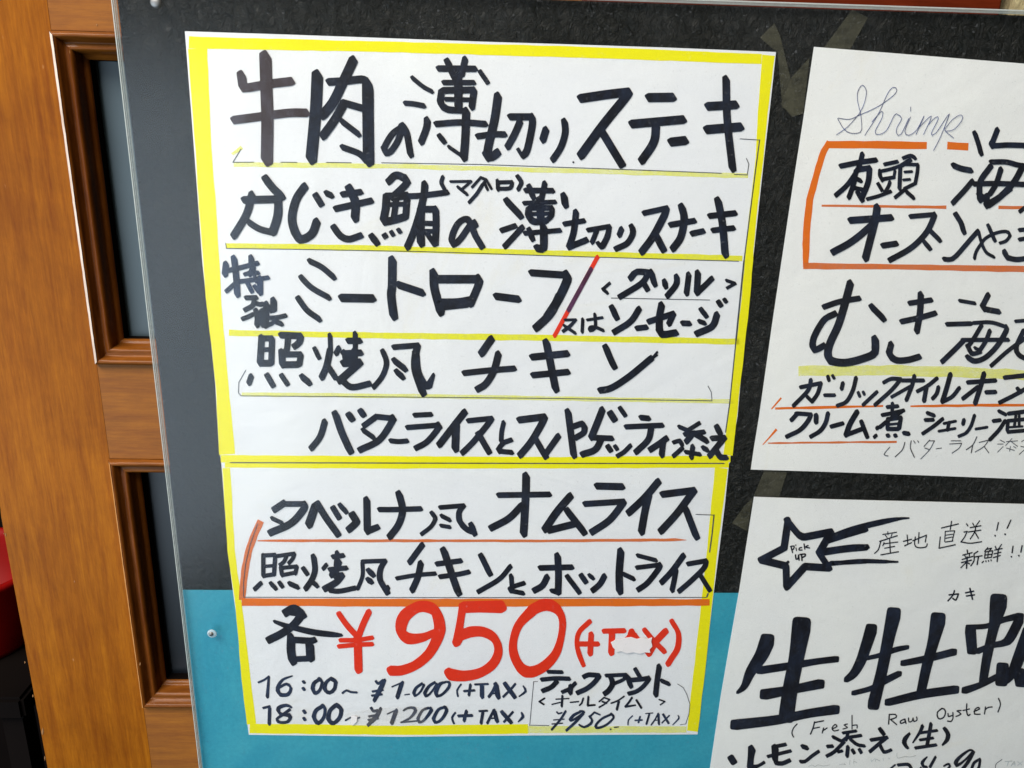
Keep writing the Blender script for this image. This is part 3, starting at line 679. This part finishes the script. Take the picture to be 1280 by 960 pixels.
w: w11 1085,300 1090,340 1120,330 1130,300 / 1140,335 1170,320 1165,290
@ 1120 860 8
O: w13 460,205 415,240 415,290 440,310 480,290 495,240 480,210 455,205
y: w12 520,255 525,285 560,275; w12 568,245 570,300 550,335 515,330
s: w12 650,225 610,230 650,260 600,285
t: w13 708,160 705,230 720,275 740,265; w11 670,225 735,210
e: w12 780,235 835,210 820,195 790,215 785,260 840,262
r: w12 895,190 885,260; w12 890,220 920,195 960,190
): w12 1025,105 1045,160 1020,240
# O8
@ 880 870 8
・: w92 280,638 286,640
レ: w60 478,530,76 468,610,60 460,720,62 / w32 540,700 600,665
モ: w36 690,510 815,485; w34 640,605 865,550; w62 710,520,70 710,640,56; w42 715,670 780,675 855,645
ン: w44 985,505 1030,520; w34 965,655,36 1010,655 1080,600 1145,555
@ 1000 860 8
添: w36 275,585 325,582; w36 270,680 340,640 440,540; w30 430,450 560,430; w32 330,490 420,530 460,500 610,475; w32 480,450 460,520; w32 500,510 570,565 645,580; w38 480,590 470,680; w30 380,640 420,630; w34 530,630 535,640; w34 600,625 605,635
え: w40 805,420 830,450; w36 710,520 870,495 / w36 800,550 700,635; w32 800,570 830,630 860,640 910,620
(: w34 1095,455,26 1050,510,44 1045,560,40 1075,595,28
@ 1120 860 8
生: w30 265,380,36 240,440 170,545,16; w28 240,450 410,425; w28 240,520 370,500; w32 195,600 400,570; w36 350,360 310,580
): w34 490,415,36 520,460,42 510,520,40 465,570,20
# O9
@ 1120 860 8
P: w30 20,770 120,765 150,800
-: w18 -10,770 -60,810
¥: w28 310,690,14 265,740,32 270,780,28 310,790,22; w30 395,690,26 340,790,30; w26 250,800 240,830
2: w22 480,780,18 520,760,20 540,780,22 510,820,22
9: w28 780,640,20 740,620,20 650,680,30 600,740,38 620,770,30 690,720,20 770,640,28 ; w34 770,650 720,740 650,830
0: w26 840,710,24 780,750,28 750,830,30; w26 840,720 830,790 800,830
# O10 grey
@ 1120 860 8
(: w6 1060,715 1000,760 995,800
TAX: w6 1090,735 1160,730; w6 1125,735 1110,780; w6 1180,735 1150,780; w6 1185,735 1190,775; w6 1160,760 1195,760; w6 1215,735 1260,770; w6 1265,735 1215,775
@ 1000 860 8
en: w4 85,785 120,770 150,785 180,768 230,780 300,768; w4 390,770 420,760 455,765; w4 440,750 450,765; w4 500,720 495,765; w4 540,710 535,755 ; w4 540,735 570,745; w4 710,710 715,735 750,705 755,735; w4 760,710 800,730; w4 830,700 835,725; w4 880,700 900,710; w4 970,650 975,700 1050,685 1100,690 1160,675
"""
YI = -0.0008      # ink depth in front of the board face (paper front at -0.0004)
# ---------------------------------------------------------------- setting and door
Z = lambda v: Z0 + v
DY = 0.025                                            # face of the door behind the board face
PROX = at(64, 38, DY)
XL, XO = -0.2042, -0.1048                             # door edge, outer edge of the panel openings
ZU1, ZU0, ZL1, ZL0 = Z(.0014), Z(-.2504), Z(-.3345), Z(-.5872)
XR = 0.5877; XOR = XR - (XO - XL)
wall = empty('placeholder'); COL.objects.unlink(wall); bpy.data.objects.remove(wall)
bm = bmesh.new(); box(bm, XR + .012, 1.6, .018, .14, .0, 2.6)
tag(from_bm('wall', bm, M['plaster']), 'straw coloured rough plaster wall beside the door', kind='structure')
bm = bmesh.new(); box(bm, -1.8, XR, .9, .95, -.1, 2.6)
tag(from_bm('interior_wall', bm, M['dark']), 'dark wall seen past the edge of the door', kind='structure')
bm = bmesh.new(); box(bm, -1.8, 1.6, -1.0, 1.0, -.06, 0)
tag(from_bm('floor', bm, M['dark']), 'dark floor below the door', kind='structure')

door = tag(empty('wooden_door', (0.19, DY, 0)), 'varnished brown panelled wooden door behind the menu board', 'door')
def dpart(name, bm, mat, bevel=.0015):
    bmesh.ops.bevel(bm, geom=bm.edges[:], offset=bevel, segments=2, affect='EDGES')
    o = from_bm(name, bm, mat); o.parent = door; o.matrix_parent_inverse = door.matrix_world.inverted(); o.location = (0, 0, 0)
    return o
bpy.context.view_layer.update()
def keep(o, p):
    o.parent = p; o.matrix_parent_inverse = Matrix.Translation(-p.location); return o
TH = .036
def rough_edge(bm, xs, amp):
    for v in bm.verts:
        if abs(v.co.x - xs) < 1e-4: v.co.x += random.uniform(-amp, amp)
bm = bmesh.new()
box(bm, XL, XO, DY, DY + TH, .02, 2.1)
es = [e for e in bm.edges if abs(e.verts[0].co.z - e.verts[1].co.z) > 1]
bmesh.ops.subdivide_edges(bm, edges=es, cuts=260)
for v in bm.verts:
    if abs(v.co.x - XL) < 1e-5 and .05 < v.co.z < 2: v.co.x += random.choice((0, 0, 0, random.uniform(0, .0012), random.uniform(0, .0004)))
keep(from_bm('stile', bm, M['stile']), door)
dpart_mats = []
for nm, x0, x1, z0, z1, m in (('stile', XOR, XR, .02, 2.1, 'stile'), ('rail', XO, XOR, ZU1, 2.1, 'rail'), ('rail', XO, XOR, ZL1, ZU0, 'rail'), ('rail', XO, XOR, .02, ZL0, 'rail')):
    bm = bmesh.new(); box(bm, x0, x1, DY, DY + TH, z0, z1)
    bmesh.ops.bevel(bm, geom=bm.edges[:], offset=.0004, segments=1, affect='EDGES')
    keep(from_bm(nm, bm, M[m]), door)

# picture-frame moulding round each opening: profile (inset, depth), mitred
PROF = [(0, .0), (.0002, -.0020), (.0010, -.0042), (.0022, -.0054), (.0036, -.0054), (.0049, -.0036), (.0062, .0010), (.0078, .0018), (.0100, .0000), (.0118, .0004), (.0128, .0045), (.0136, .0105), (.0148, .0118), (.0163, .0122), (.0172, .0150)]
PROF = [(a * 1.05, b) for a, b in PROF]
def moulding(x0, x1, z0, z1):
    for side in range(4):
        bm = bmesh.new(); rows = []
        for ins, dep in PROF:
            c = [(x0+ins, z0+ins), (x1-ins, z0+ins), (x1-ins, z1-ins), (x0+ins, z1-ins)]
            a, b = c[side], c[(side+1) % 4]; k = 26
            rows.append([bm.verts.new((a[0]+(b[0]-a[0])*t/k, DY + dep + (random.uniform(-.0002, .0002) if 0 < t < k else 0), a[1]+(b[1]-a[1])*t/k)) for t in range(k+1)])
        for r0, r1 in zip(rows, rows[1:]):
            for i in range(26): bm.faces.new((r0[i], r0[i+1], r1[i+1], r1[i]))
        bmesh.ops.recalc_face_normals(bm, faces=bm.faces[:])
        bm.normal_update()
        if sum(f.normal.y for f in bm.faces) > 0:
            for f in bm.faces: f.normal_flip()
        keep(from_bm('moulding', bm, M['mould_h' if side in (0, 2) else 'mould'], None, True), door)
XM = (XO + XOR) / 2
for x0, x1 in ((XO, XM - .04), (XM + .04, XOR)):
    for z0, z1 in ((ZU0, ZU1), (ZL0, ZL1)):
        moulding(x0, x1, z0, z1)
        bm = bmesh.new(); box(bm, x0 + .01, x1 - .01, DY + .0240, DY + .0290, z0 + .01, z1 - .01)
        keep(from_bm('panel', bm, M['slate' if z1 == ZU1 else 'slate_shaded']), door)
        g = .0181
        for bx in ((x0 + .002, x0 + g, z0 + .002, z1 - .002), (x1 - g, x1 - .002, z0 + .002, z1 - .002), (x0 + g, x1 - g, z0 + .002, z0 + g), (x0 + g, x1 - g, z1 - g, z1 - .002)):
            bm = bmesh.new(); box(bm, bx[0], bx[1], DY + .0152, DY + .0239, bx[2], bx[3]); keep(from_bm('shaded_rebate', bm, M['dark']), door)  # shade inside the reveal painted as a near-black colour
        # line along the outer bead: painted varnish highlight on upper openings, bare wood on lower
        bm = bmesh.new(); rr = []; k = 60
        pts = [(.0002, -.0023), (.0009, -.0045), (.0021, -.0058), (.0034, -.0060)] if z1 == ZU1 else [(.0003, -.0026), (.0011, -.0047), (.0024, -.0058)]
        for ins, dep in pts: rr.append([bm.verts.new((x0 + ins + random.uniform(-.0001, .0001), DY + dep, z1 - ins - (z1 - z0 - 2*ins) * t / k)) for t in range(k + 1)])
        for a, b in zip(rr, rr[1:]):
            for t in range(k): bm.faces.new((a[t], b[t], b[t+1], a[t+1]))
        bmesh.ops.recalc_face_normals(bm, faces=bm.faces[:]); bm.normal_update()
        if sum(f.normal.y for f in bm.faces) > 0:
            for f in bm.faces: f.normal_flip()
        keep(from_bm('glint_worn_edge', bm, M['glint_edge' if z1 == ZU1 else 'peach_edge'], None, True), door)
for z0, z1 in ((ZU0, ZU1), (ZL0, ZL1)):
    bm = bmesh.new(); box(bm, XM - .04, XM + .04, DY + .0006, DY + TH, z0, z1); keep(from_bm('stile', bm, M['stile']), door)
# worn spots where the varnish has chipped to bare wood
def chip(px, py, r, Y, seed, nar=.7):
    rnd = random.Random(seed); s = Ink(Y); s.poly([(px + r*rnd.uniform(.4, 1.0)*math.cos(t)*nar, py + r*rnd.uniform(.5, 1.2)*math.sin(t)) for t in [k*math.pi/5 for k in range(10)]])
    return keep(s.done('chip', M['chip'], None), door)
for i, (x, y, r) in enumerate(((53, 915, 5), (56, 948, 3), (93, 727, 1.5), (121, 31, 1.6), (175, 830, 2), (7, 668, 2.5), (31, 828, 1.5), (41, 870, 2), (5, 667, 1.2))):
    chip(x, y, r, DY - (.0068 if 160 < x < 180 else .0004), i, .28 if r > 2 else .6)

# dark red lintel that crosses the top, above the board
bm = bmesh.new(); box(bm, .28, XR + .002, DY - .006, DY - .001, Z(.0150), Z(.12)); bmesh.ops.bevel(bm, geom=bm.edges[:], offset=.001, segments=2, affect='EDGES')
rw = keep(from_bm('crosspiece', bm, M['red_wood']), door)

# things glimpsed past the door's left edge
p = at(-44, 712, .30)
t = tag(empty('red_bucket', (p.x, .30, p.z - .10)), 'bright red container glimpsed past the left edge of the door', 'container')
bm = bmesh.new(); n = 32; rows = []
for r, z in ((.0, 0), (.070, 0), (.075, .008), (.092, .10), (.096, .102), (.096, .110), (.090, .110), (.086, .10), (.07, .015), (0, .015)):
    rows.append([bm.verts.new((r*math.cos(2*math.pi*k/n), r*math.sin(2*math.pi*k/n), z)) for k in range(n)])
for a, b in zip(rows, rows[1:]):
    for k in range(n):
        try: bm.faces.new((a[k], a[(k+1) % n], b[(k+1) % n], b[k]))
        except ValueError: pass
bmesh.ops.remove_doubles(bm, verts=bm.verts[:], dist=1e-5); bmesh.ops.recalc_face_normals(bm, faces=bm.faces[:])
o = from_bm('bucket_body', bm, M['redp'], t, True)
st = bmesh.new(); zb = p.z - .10
box(st, p.x - .14, p.x + .12, .18, .42, zb - .03, zb); bmesh.ops.bevel(st, geom=st.edges[:], offset=.004, segments=2, affect='EDGES')
for dx in (-.12, .10):
    for dy in (.20, .40): box(st, p.x + dx - .012, p.x + dx + .012, dy - .012, dy + .012, 0, zb - .031)
tag(from_bm('low_table', st, M['dark']), 'dark low table under the red container past the door', 'table')

# white dish on the low table, its rim just inside the frame
c = at(-9, 862, .30)
bm = bmesh.new(); rows = []
for r, z in ((0, 0), (.012, 0), (.014, .003), (.024, .016), (.026, .024), (.0245, .024), (.022, .016), (.012, .005), (0, .004)):
    rows.append([bm.verts.new((c.x + r*math.cos(2*math.pi*k/28), .24 + r*math.sin(2*math.pi*k/28), zb + .0003 + z)) for k in range(28)])
for a, b in zip(rows, rows[1:]):
    for k in range(28): bm.faces.new((a[k], a[(k+1) % 28], b[(k+1) % 28], b[k]))
bmesh.ops.remove_doubles(bm, verts=bm.verts[:], dist=1e-5); bmesh.ops.recalc_face_normals(bm, faces=bm.faces[:])
tag(from_bm('dish', bm, M['white'], None, True), 'small white dish on the dark low table past the door', 'dish')

# ---------------------------------------------------------------- menu board
board = tag(empty('menu_board', (.3, 0, Z(-.3))), 'black and turquoise menu board under a clear acrylic cover with three paper menus', 'notice board')
XB = -.0475
def rect_world(name, x0, x1, z0, z1, yf, yb, mat, bevel, parent, mats=None):
    bm = bmesh.new(); box(bm, x0, x1, yf, yb, z0, z1)
    if bevel: bmesh.ops.bevel(bm, geom=bm.edges[:], offset=bevel, segments=2, affect='EDGES')
    bm.normal_update()
    o = from_bm(name, bm, mat)
    if mats:
        o.data.materials.append(mats)
        for pl in o.data.polygons:
            if abs(pl.normal.y) < .9: pl.material_index = 1
    return keep(o, parent)
XRB = .86; ZT = .0290; ZB = -.80
ZTQ = -.4462
XE = at(194.5, 480, -.0058).x; XK = at(200.5, 480, .0006).x; XQ = at(227, 737, 0).x; ZE = at(1120, 8, -.0058).z - Z0; ZT = at(1120, 14, .0006).z - Z0
rect_world('backing_panel', XK, XRB, Z(ZB), Z(ZT), .0006, .006, M['black'], .0004, board)
rect_world('turquoise_sheet', XQ, XRB - .003, Z(ZB + .003), Z(ZTQ), -.00005, .0005, M['turq'], 0, board)
rect_world('acrylic_cover', XE, XRB + .002, Z(ZB - .001), Z(ZE), -.0058, -.0028, M['acrylic'], 0, board, M['edge_film'])
for nm, b in (('polished_edge', (XE - .0004, XE + .0003, Z(ZB), Z(ZE))), ('polished_edge', (XE, XRB, Z(ZE) - .0003, Z(ZE) + .0004))):
    for y in (-.0060, -.0030):
        bm = bmesh.new(); box(bm, b[0], b[1], y, y + .0004, b[2], b[3]); keep(from_bm(nm, bm, M['edge_film']), board)
bm = bmesh.new(); box(bm, XE + .0004, XRB, -.0027, -.0020, Z(ZT) + .0002, Z(ZE) - .0004); keep(from_bm('edge_light_strip', bm, M['edge_film']), board)  # pale film added for the beige light showing in the acrylic margin
bm = bmesh.new(); box(bm, XE + .0006, XE + .0016, -.0027, -.0020, Z(ZB), Z(ZE) - .0004); keep(from_bm('edge_light_strip', bm, M['edge_film']), board)

def screw(px, py, plus, r=.0042):
    c = at(px, py, -.0058)
    bm = bmesh.new(); rows = []; n = 24
    for rr, yy in ((r, 0), (r*.98, -.0006), (r*.8, -.0013), (r*.45, -.0017), (0.0001, -.0018)):
        rows.append([bm.verts.new((c.x + rr*math.cos(2*math.pi*k/n), c.y + yy, c.z + rr*math.sin(2*math.pi*k/n))) for k in range(n)])
    for a, b in zip(rows, rows[1:]):
        for k in range(n): bm.faces.new((a[k], a[(k+1) % n], b[(k+1) % n], b[k]))
    bmesh.ops.recalc_face_normals(bm, faces=bm.faces[:])
    o = keep(from_bm('screw', bm, M['steel'], None, True), board)
    if plus:
        bm = bmesh.new()
        for ang in (.5, .5 + math.pi/2):
            v = box(bm, -r*.55, r*.55, -.0002, .0002, -r*.12, r*.12)
            bmesh.ops.transform(bm, matrix=Matrix.Translation((c.x, c.y - .0019, c.z)) @ Matrix.Rotation(ang, 4, 'Y'), verts=v)
        keep(from_bm('cross_slot', bm, M['slot']), board).parent = board
    return o
screw(195, 3, True, .0038); screw(264, 792, False, .0022)
c = at(265, 792, -.0058)
bm = bmesh.new(); bmesh.ops.create_cone(bm, cap_ends=True, segments=28, radius1=.0042, radius2=.0036, depth=.0006, matrix=Matrix.Translation((c.x, c.y - .0003, c.z)) @ Matrix.Rotation(math.pi/2, 4, 'X'))
keep(from_bm('washer', bm, M['washer'], None, True), board)

# ---------------------------------------------------------------- paper menus
P_UP = [(231,39),(355,43),(480,47.5),(600,52),(700,55),(835,59.5),(970,65),(963,130),(956,190),(939,345),(929,440),(922,520),(914,566),(912,579),(700,580.5),(500,580),(277,579),(273.5,560),(269,480),(263,420),(253,330),(246.5,240),(242,180)]
P_LO = [(276.5,577.5),(500,578.5),(700,579),(911.5,577.5),(906,632),(900,680),(892,742),(883,820),(872,918),(760,918.5),(640,919.5),(500,921),(311,918.5),(306,880),(300.5,820),(295.5,770),(291,738),(288,715),(282,650)]
P_SH = [(1017.5,58.5),(1280,79.5),(1460,94),(1420,604),(1280,599),(1150,594),(1024,589.5),(938.5,587),(942,563),(949,520),(966,400),(990,240),(1004,150)]
P_OY = [(942.5,621),(1024,623.8),(1280,630),(1440,634),(1425,1040),(877,1030),(887.5,960),(901,870),(912,806),(924,738)]
menu = tag(empty('steak_menu', tuple(at(590, 578, 0))), 'tall yellow bordered handwritten menu with a large red 950 price', 'menu poster', 'handwritten menus on the board')
def sheet(name, pts, mat, parent, Y=-.0004):
    return keep(slab(name, pts, Y, .0003, mat), parent)
sh_up = sheet('paper_sheet', P_UP, M['paper'], menu, -.0004)
sh_lo = sheet('paper_sheet', P_LO, M['paper'], menu, -.00045)
sh_up['label'] = 'upper sheet with the steak and meatloaf lines'; sh_lo['label'] = 'lower sheet with the red price'
shrimp = tag(sheet('shrimp_menu', P_SH, M['paper_warm'], board), 'white handwritten menu headed Shrimp with an orange bracket, upper right', 'menu poster', 'handwritten menus on the board')
oyster = tag(sheet('oyster_menu', P_OY, M['paper_warm'], board), 'white handwritten raw oyster menu with a shooting star, lower right', 'menu poster', 'handwritten menus on the board')
for o in (shrimp, oyster): o.parent = None; o.matrix_parent_inverse = Matrix()

def under(o, p):
    o.parent = p; o.matrix_parent_inverse = Matrix.Identity(4) if p.parent is None else Matrix.Identity(4)
    return o
def film_poly(name, polys, mat, parent, Y, label=None):
    s = Ink(Y)
    for pl in polys: s.poly(pl)
    o = s.done(name, M[mat], None); o.parent = parent
    if label: o['label'] = label
    return o
def wob(pts, a=.5):
    return [(x + random.uniform(-a, a)*.4, y + random.uniform(-a, a)) for x, y in pts]
def band(pts, w0, step=14, j=.35):
    """edge-wobbled band along a centreline (pixels) with width"""
    out_t = []; out_b = []
    L = [0]
    for a, b in zip(pts, pts[1:]): L.append(L[-1] + math.hypot(b[0]-a[0], b[1]-a[1]))
    n = max(2, int(L[-1] / step)); res = []
    for i in range(n + 1):
        d = L[-1] * i / n; k = max(0, min(len(pts)-2, next((q for q in range(len(L)-1) if L[q+1] >= d - 1e-6), len(L)-2)))
        t = (d - L[k]) / max(1e-6, L[k+1]-L[k]); a, b = pts[k], pts[k+1]
        x = a[0]+(b[0]-a[0])*t; y = a[1]+(b[1]-a[1])*t
        ww = (a[2] + (b[2]-a[2])*t if len(a) > 2 else w0)
        dx, dy = b[0]-a[0], b[1]-a[1]; m = math.hypot(dx, dy); nx, ny = -dy/m, dx/m
        res.append(((x + nx*(ww/2+random.uniform(-j, j)), y + ny*(ww/2+random.uniform(-j, j))), (x - nx*(ww/2+random.uniform(-j, j)), y - ny*(ww/2+random.uniform(-j, j)))))
    return [r[0] for r in res] + [r[1] for r in res[::-1]]
def strip(name, pts, w0, mat, parent, Y, label=None, j=.35, step=14):
    b = band(pts, w0, step, j); n = len(b) // 2; s = Ink(Y)
    for i in range(n - 1):
        k = len(s.v); s.v += [at(*b[i], Y), at(*b[i+1], Y), at(*b[-2-i], Y), at(*b[-1-i], Y)]; s.f.append((k, k+1, k+2, k+3))
    o = s.done(name, M[mat], None); bm = bmesh.new(); bm.from_mesh(o.data); bmesh.ops.remove_doubles(bm, verts=bm.verts[:], dist=1e-7); bm.to_mesh(o.data); bm.free()
    o.parent = parent
    if label: o['label'] = label
    return o
YF = -.00050
# yellow borders
strip('yellow_border', [(236,53,15),(480,58.5,13),(700,64.5,14),(830,69,13.5),(952,74,12.5)], 14, 'yellow', sh_up, YF)
strip('yellow_border', [(247,60.5,24),(254,180,20.5),(259.5,262,21.5),(267.5,380,19),(277.5,480,15.5),(284,568,20)], 20, 'yellow', sh_up, YF)
strip('yellow_border', [(960.5,69,16),(954.5,130,13),(949.5,195,10),(940,280,9.5),(931.5,380,10.5),(923.5,450,11),(915.5,520,11),(910,569,12)], 12, 'yellow', sh_up, YF)
strip('yellow_border', [(276,573.5,9.5),(500,574.8,9),(700,575.5,8.8),(913,573.7,8.5)], 9, 'yellow', sh_up, YF)
strip('yellow_border', [(281,581.6,6),(500,582.5,6.5),(700,582.3,6.5),(911,581,7)], 6, 'yellow', sh_lo, YF - .00005)
strip('yellow_border', [(282.8,585,10),(289,690,9),(296,738,8),(302,790,9.5),(307.5,850,11.5),(314.5,905,12)], 12, 'yellow', sh_lo, YF - .00005)
strip('yellow_border', [(901.5,585,16),(890,690,13),(883,757,13.5),(874,840,14),(865.5,914,14)], 14, 'yellow', sh_lo, YF - .00005)
strip('yellow_border', [(312,910.5,12),(500,913,11.5),(660,911,12)], 12, 'yellow', sh_lo, YF - .00006)
strip('yellow_border', [(660,912,9),(858,912,8)], 9, 'yellow_pale', sh_lo, YF - .00006)
# highlighter rules between the lines
strip('yellow_rule', [(292,205.5),(500,208),(700,213),(935,220)], 6, 'yellow_pale', sh_up, YF, j=.6)
strip('yellow_rule', [(290,193,4),(302,184,5)], 6, 'yellow_pale', sh_up, YF - .00001, j=.6)
strip('yellow_rule', [(282,307,6),(400,309,7),(560,313,8),(716,317,7),(928,323,7)], 6, 'yellow_thin', sh_up, YF, j=.4)
strip('yellow_rule', [(286,416),(460,419),(690,422.5),(924,427)], 7.5, 'yellow_thin', sh_up, YF, j=.5)
strip('yellow_rule', [(302,493),(526,495),(690,498),(917,502)], 5.5, 'yellow_pale', sh_up, YF, j=.5)
# pen rules
PENS = [[(291,203),(301,186.5)],[(291,202.8),(317,202.6)],[(351,202.7),(371,202.9)],[(408,203),(439,203.4)],[(477,203.4),(600,205.5),(700,209),(800,212.5),(902,216.5)],[(918,218),(934,218.6),(936,205),(933,198)],
 [(925,173.5),(949.5,175)],[(949.5,175),(944,216),(930,326)],[(930,326),(920,425)],[(920,425),(912,505),(907,540)],
 [(282,304),(283,310.5)],[(283,310.5),(370,311.6),(526,314.4),(716,320.5),(923,326.5)],[(307,463),(298.5,478),(298,491),(301,494.5)],[(301,494.8),(526,496.5),(690,498),(890,501)],[(890,501),(889,490),(885,482.5)],
 [(764,372.5),(887,375)]]
for i, pth in enumerate(PENS):
    wd = 2.2 if i == 8 else 1.5 if i in (7, 9) else 1.0
    s = Ink(YF - .00012); s.sweep([(x, y, wd) for x, y in (pth if len(pth) > 4 or i in (4, 7, 8, 9) else pth)])
    s.done('pen_rule', M['pen'], None).parent = sh_up
PENL = [([(288,578.3),(500,578.8),(700,579.3),(905,579.2)], 1.4), ([(322,655),(313,680),(307,705),(304.5,728),(304.5,745.5)], 1.1), ([(304.5,746.5),(560,747),(883,746.8)], .9), ([(870,643),(892.5,643.8)], .9), ([(892.5,643.8),(890,668),(887,690)], 1.6), ([(885,742),(883.5,746)], 1.8),
        ([(667,852),(672,852)], .7), ([(667,852),(662,907)], .8), ([(662,906.5),(686,907)], .8), ([(847,855),(854,859.5),(858.5,868),(862.3,880),(861,893),(857,905)], .8), ([(857,905),(850,906)], .6)]
for pth, wd in PENL:
    s = Ink(YF - .00028); s.sweep([(x, y, wd) for x, y in pth]); s.done('pen_rule', M['pen'], None).parent = sh_lo
# orange marks on the lower sheet
strip('orange_bracket', [(326,651,8.5),(318,668,9),(311,688,9),(306,712,9),(303.5,735,9),(302.5,750,8)], 7, 'orange_pale', sh_lo, YF - .00018, step=6)
strip('orange_bracket', [(302,752.5,9),(480,753.5,10),(600,753.5,10),(760,753,9.5),(887,753,8)], 9, 'orange', sh_lo, YF - .00020)
strip('orange_rule', [(322,676,1.4),(345,675.8,3.6),(700,676,3.4),(845,674.8,3.6),(858,675,1)], 3, 'orange_pale', sh_lo, YF - .00018)
# red slash
s = Ink(YF - .0002); s.sweep([(747, 321, 5.5), (693, 420, 5.5)]); s.done('red_slash', M['red'], None).parent = sh_up
s = Ink(YF - .00023); s.sweep([(739, 336, 5.6), (710.5, 388, 5.8)]); s.done('dark_slash', M['ink_purple'], None).parent = sh_up
# shrimp menu marks
strip('orange_bracket', [(1034,180.5,9),(1100,181,9.5),(1158.5,182,9)], 9, 'orange', shrimp, YF)
strip('orange_bracket', [(1184,182),(1210.5,183.5)], 9.5, 'orange', shrimp, YF)
strip('orange_bracket', [(1037,177,7),(1029,190,8),(1020,220,8),(1012,250,9),(1008.5,282,9),(1007.5,310,9),(1007,334,7)], 9, 'orange', shrimp, YF - .00002, step=7)
strip('orange_bracket', [(1004,332.5,8),(1120,333.5,6.5),(1280,336.5,8),(1420,340,8)], 8, 'orange_pale', shrimp, YF - .00003)
strip('orange_rule', [(1027,257,3),(1183,259,4)], 3, 'orange_pale', shrimp, YF)
strip('orange_rule', [(1248,259),(1300,260)], 4, 'orange_pale', shrimp, YF)
strip('orange_rule', [(969,510.6,3),(1040,509,3.6),(1104,507.5,2.4)], 3.4, 'orange', shrimp, YF)
strip('orange_rule', [(964.5,511.5,1.5),(976.5,497.5,2.5)], 2, 'orange', shrimp, YF - .00002)
strip('orange_rule', [(1138,508,2.5),(1200,507,3.4),(1300,506,3.4)], 3.4, 'orange', shrimp, YF)
strip('orange_rule', [(960,554,2),(1040,553,2.6),(1121,552.5,2.4)], 2.6, 'orange_pale', shrimp, YF)
strip('orange_rule', [(953.5,556,1.4),(971,536.5,3)], 2, 'orange', shrimp, YF - .00002)
strip('yellow_highlight', [(998,464),(1100,463),(1200,465),(1300,470)], 13, 'yellow_pale', shrimp, YF, j=1.0)
# faint pencil rules already drawn by the writer's hand below come with the traces

LINE_PARENT = {}
for i in range(1, 6): LINE_PARENT['L%d' % i] = sh_up
for i in range(6, 15): LINE_PARENT['L%d' % i] = sh_lo
for i in range(1, 8): LINE_PARENT['S%d' % i] = shrimp
for i in range(1, 11): LINE_PARENT['O%d' % i] = oyster
LM = {'L9': 'red', 'S1': 'pen_blue', 'S7': 'pen', 'O10': 'pencil', 'O3': 'ink', 'L13': 'ink'}
DEPTH = {'L9': YI + .00002}
SPECIAL = {('L1', '牛'): 'ink_brown'}
for key, name, strokes in parse(TRACES):
    NIB['style'] = 'square' if key == 'O6' else 'round' if key in ('O1', 'O2', 'O3', 'O4', 'O5', 'O7', 'S5', 'S6', 'S7', 'L9') else 'chisel'
    s = Ink(DEPTH.get(key, YI - (.00012 if key in ('L12',) else 0)))
    fat = 1.0 if key in ('L9', 'L10', 'L11', 'L14', 'S1', 'O10') else 1.09
    for st in strokes: s.sweep(smooth_path([(x, y, w * fat) for x, y, w in st]))
    mat = SPECIAL.get((key, name), LM.get(key, 'ink'))
    if key in ('L10', 'L11', 'L14') : mat = 'ink_blue'
    if key == 'L3' and name in ('特',): mat = 'ink_blue'
    if key == 'O10' and name == '(': mat = 'pen'
    o = s.done('star_mark' if name in ('星', '尾') and key == 'O1' else 'character', M[mat], None)
    o.parent = LINE_PARENT[key]
    if key == 'L9': o['label'] = 'red price character ' + name
# torn white label over the red TAX, and small white tear near the bottom edge
o = slab('torn_label', [(763.5,803),(767,801.5),(770,799),(776,799.6),(781,797.6),(789,796.5),(796,798.8),(803,797.5),(809,799),(815,797),(814,802),(815.5,808),(812,812),(813,816),(806,815.5),(800,817.5),(792,815.4),(784,817),(776,814),(771,815.6),(768,811),(766,809)], -.0019, .0004, M['chalky']); tag(o, 'torn white scrap of label covering part of the red TAX', 'sticker')
o = slab('torn_label', [(439,896),(443,895),(446.5,896.5),(446,902),(441,907),(438.5,905)], -.0017, .0003, M['chalky']); tag(o, 'tiny white torn scrap beside the 18:00 price', 'sticker')
def tape(name, pts, label, Y, mat='tape'):
    o = slab(name, pts, Y, .00006, M[mat]); tag(o, label, 'tape', 'strips of clear tape on the board'); return o
tape('adhesive_tape', [(1065,12),(1085,22),(1063,61),(1030,59.5)], 'wide tape strip slanting up from the top edge of the shrimp menu', -.00010)
tape('adhesive_tape', [(950,47),(968,29),(975,44),(993,118),(992,143),(978,134),(972,66)], 'tape strip hanging down beside the top right corner of the steak menu', -.00012)
tape('adhesive_tape', [(1012,72),(1004,142),(990,146),(976,130),(990,96)], 'tape strip beside the top left corner of the shrimp menu', -.00020)
tape('adhesive_tape', [(955,589),(984,590),(974,621),(942,620)], 'crumpled tape between the shrimp menu and the oyster menu', -.00010)
tape('adhesive_tape', [(930,633),(941,622),(934,664),(915,654)], 'short tape strip at the left edge of the oyster menu', -.00012)
tape('adhesive_tape', [(430,893),(452,888),(492,884),(534,884),(530,905),(500,908),(440,907)], 'clear tape patch over the 1200 price', -.0013, 'tape_clear')
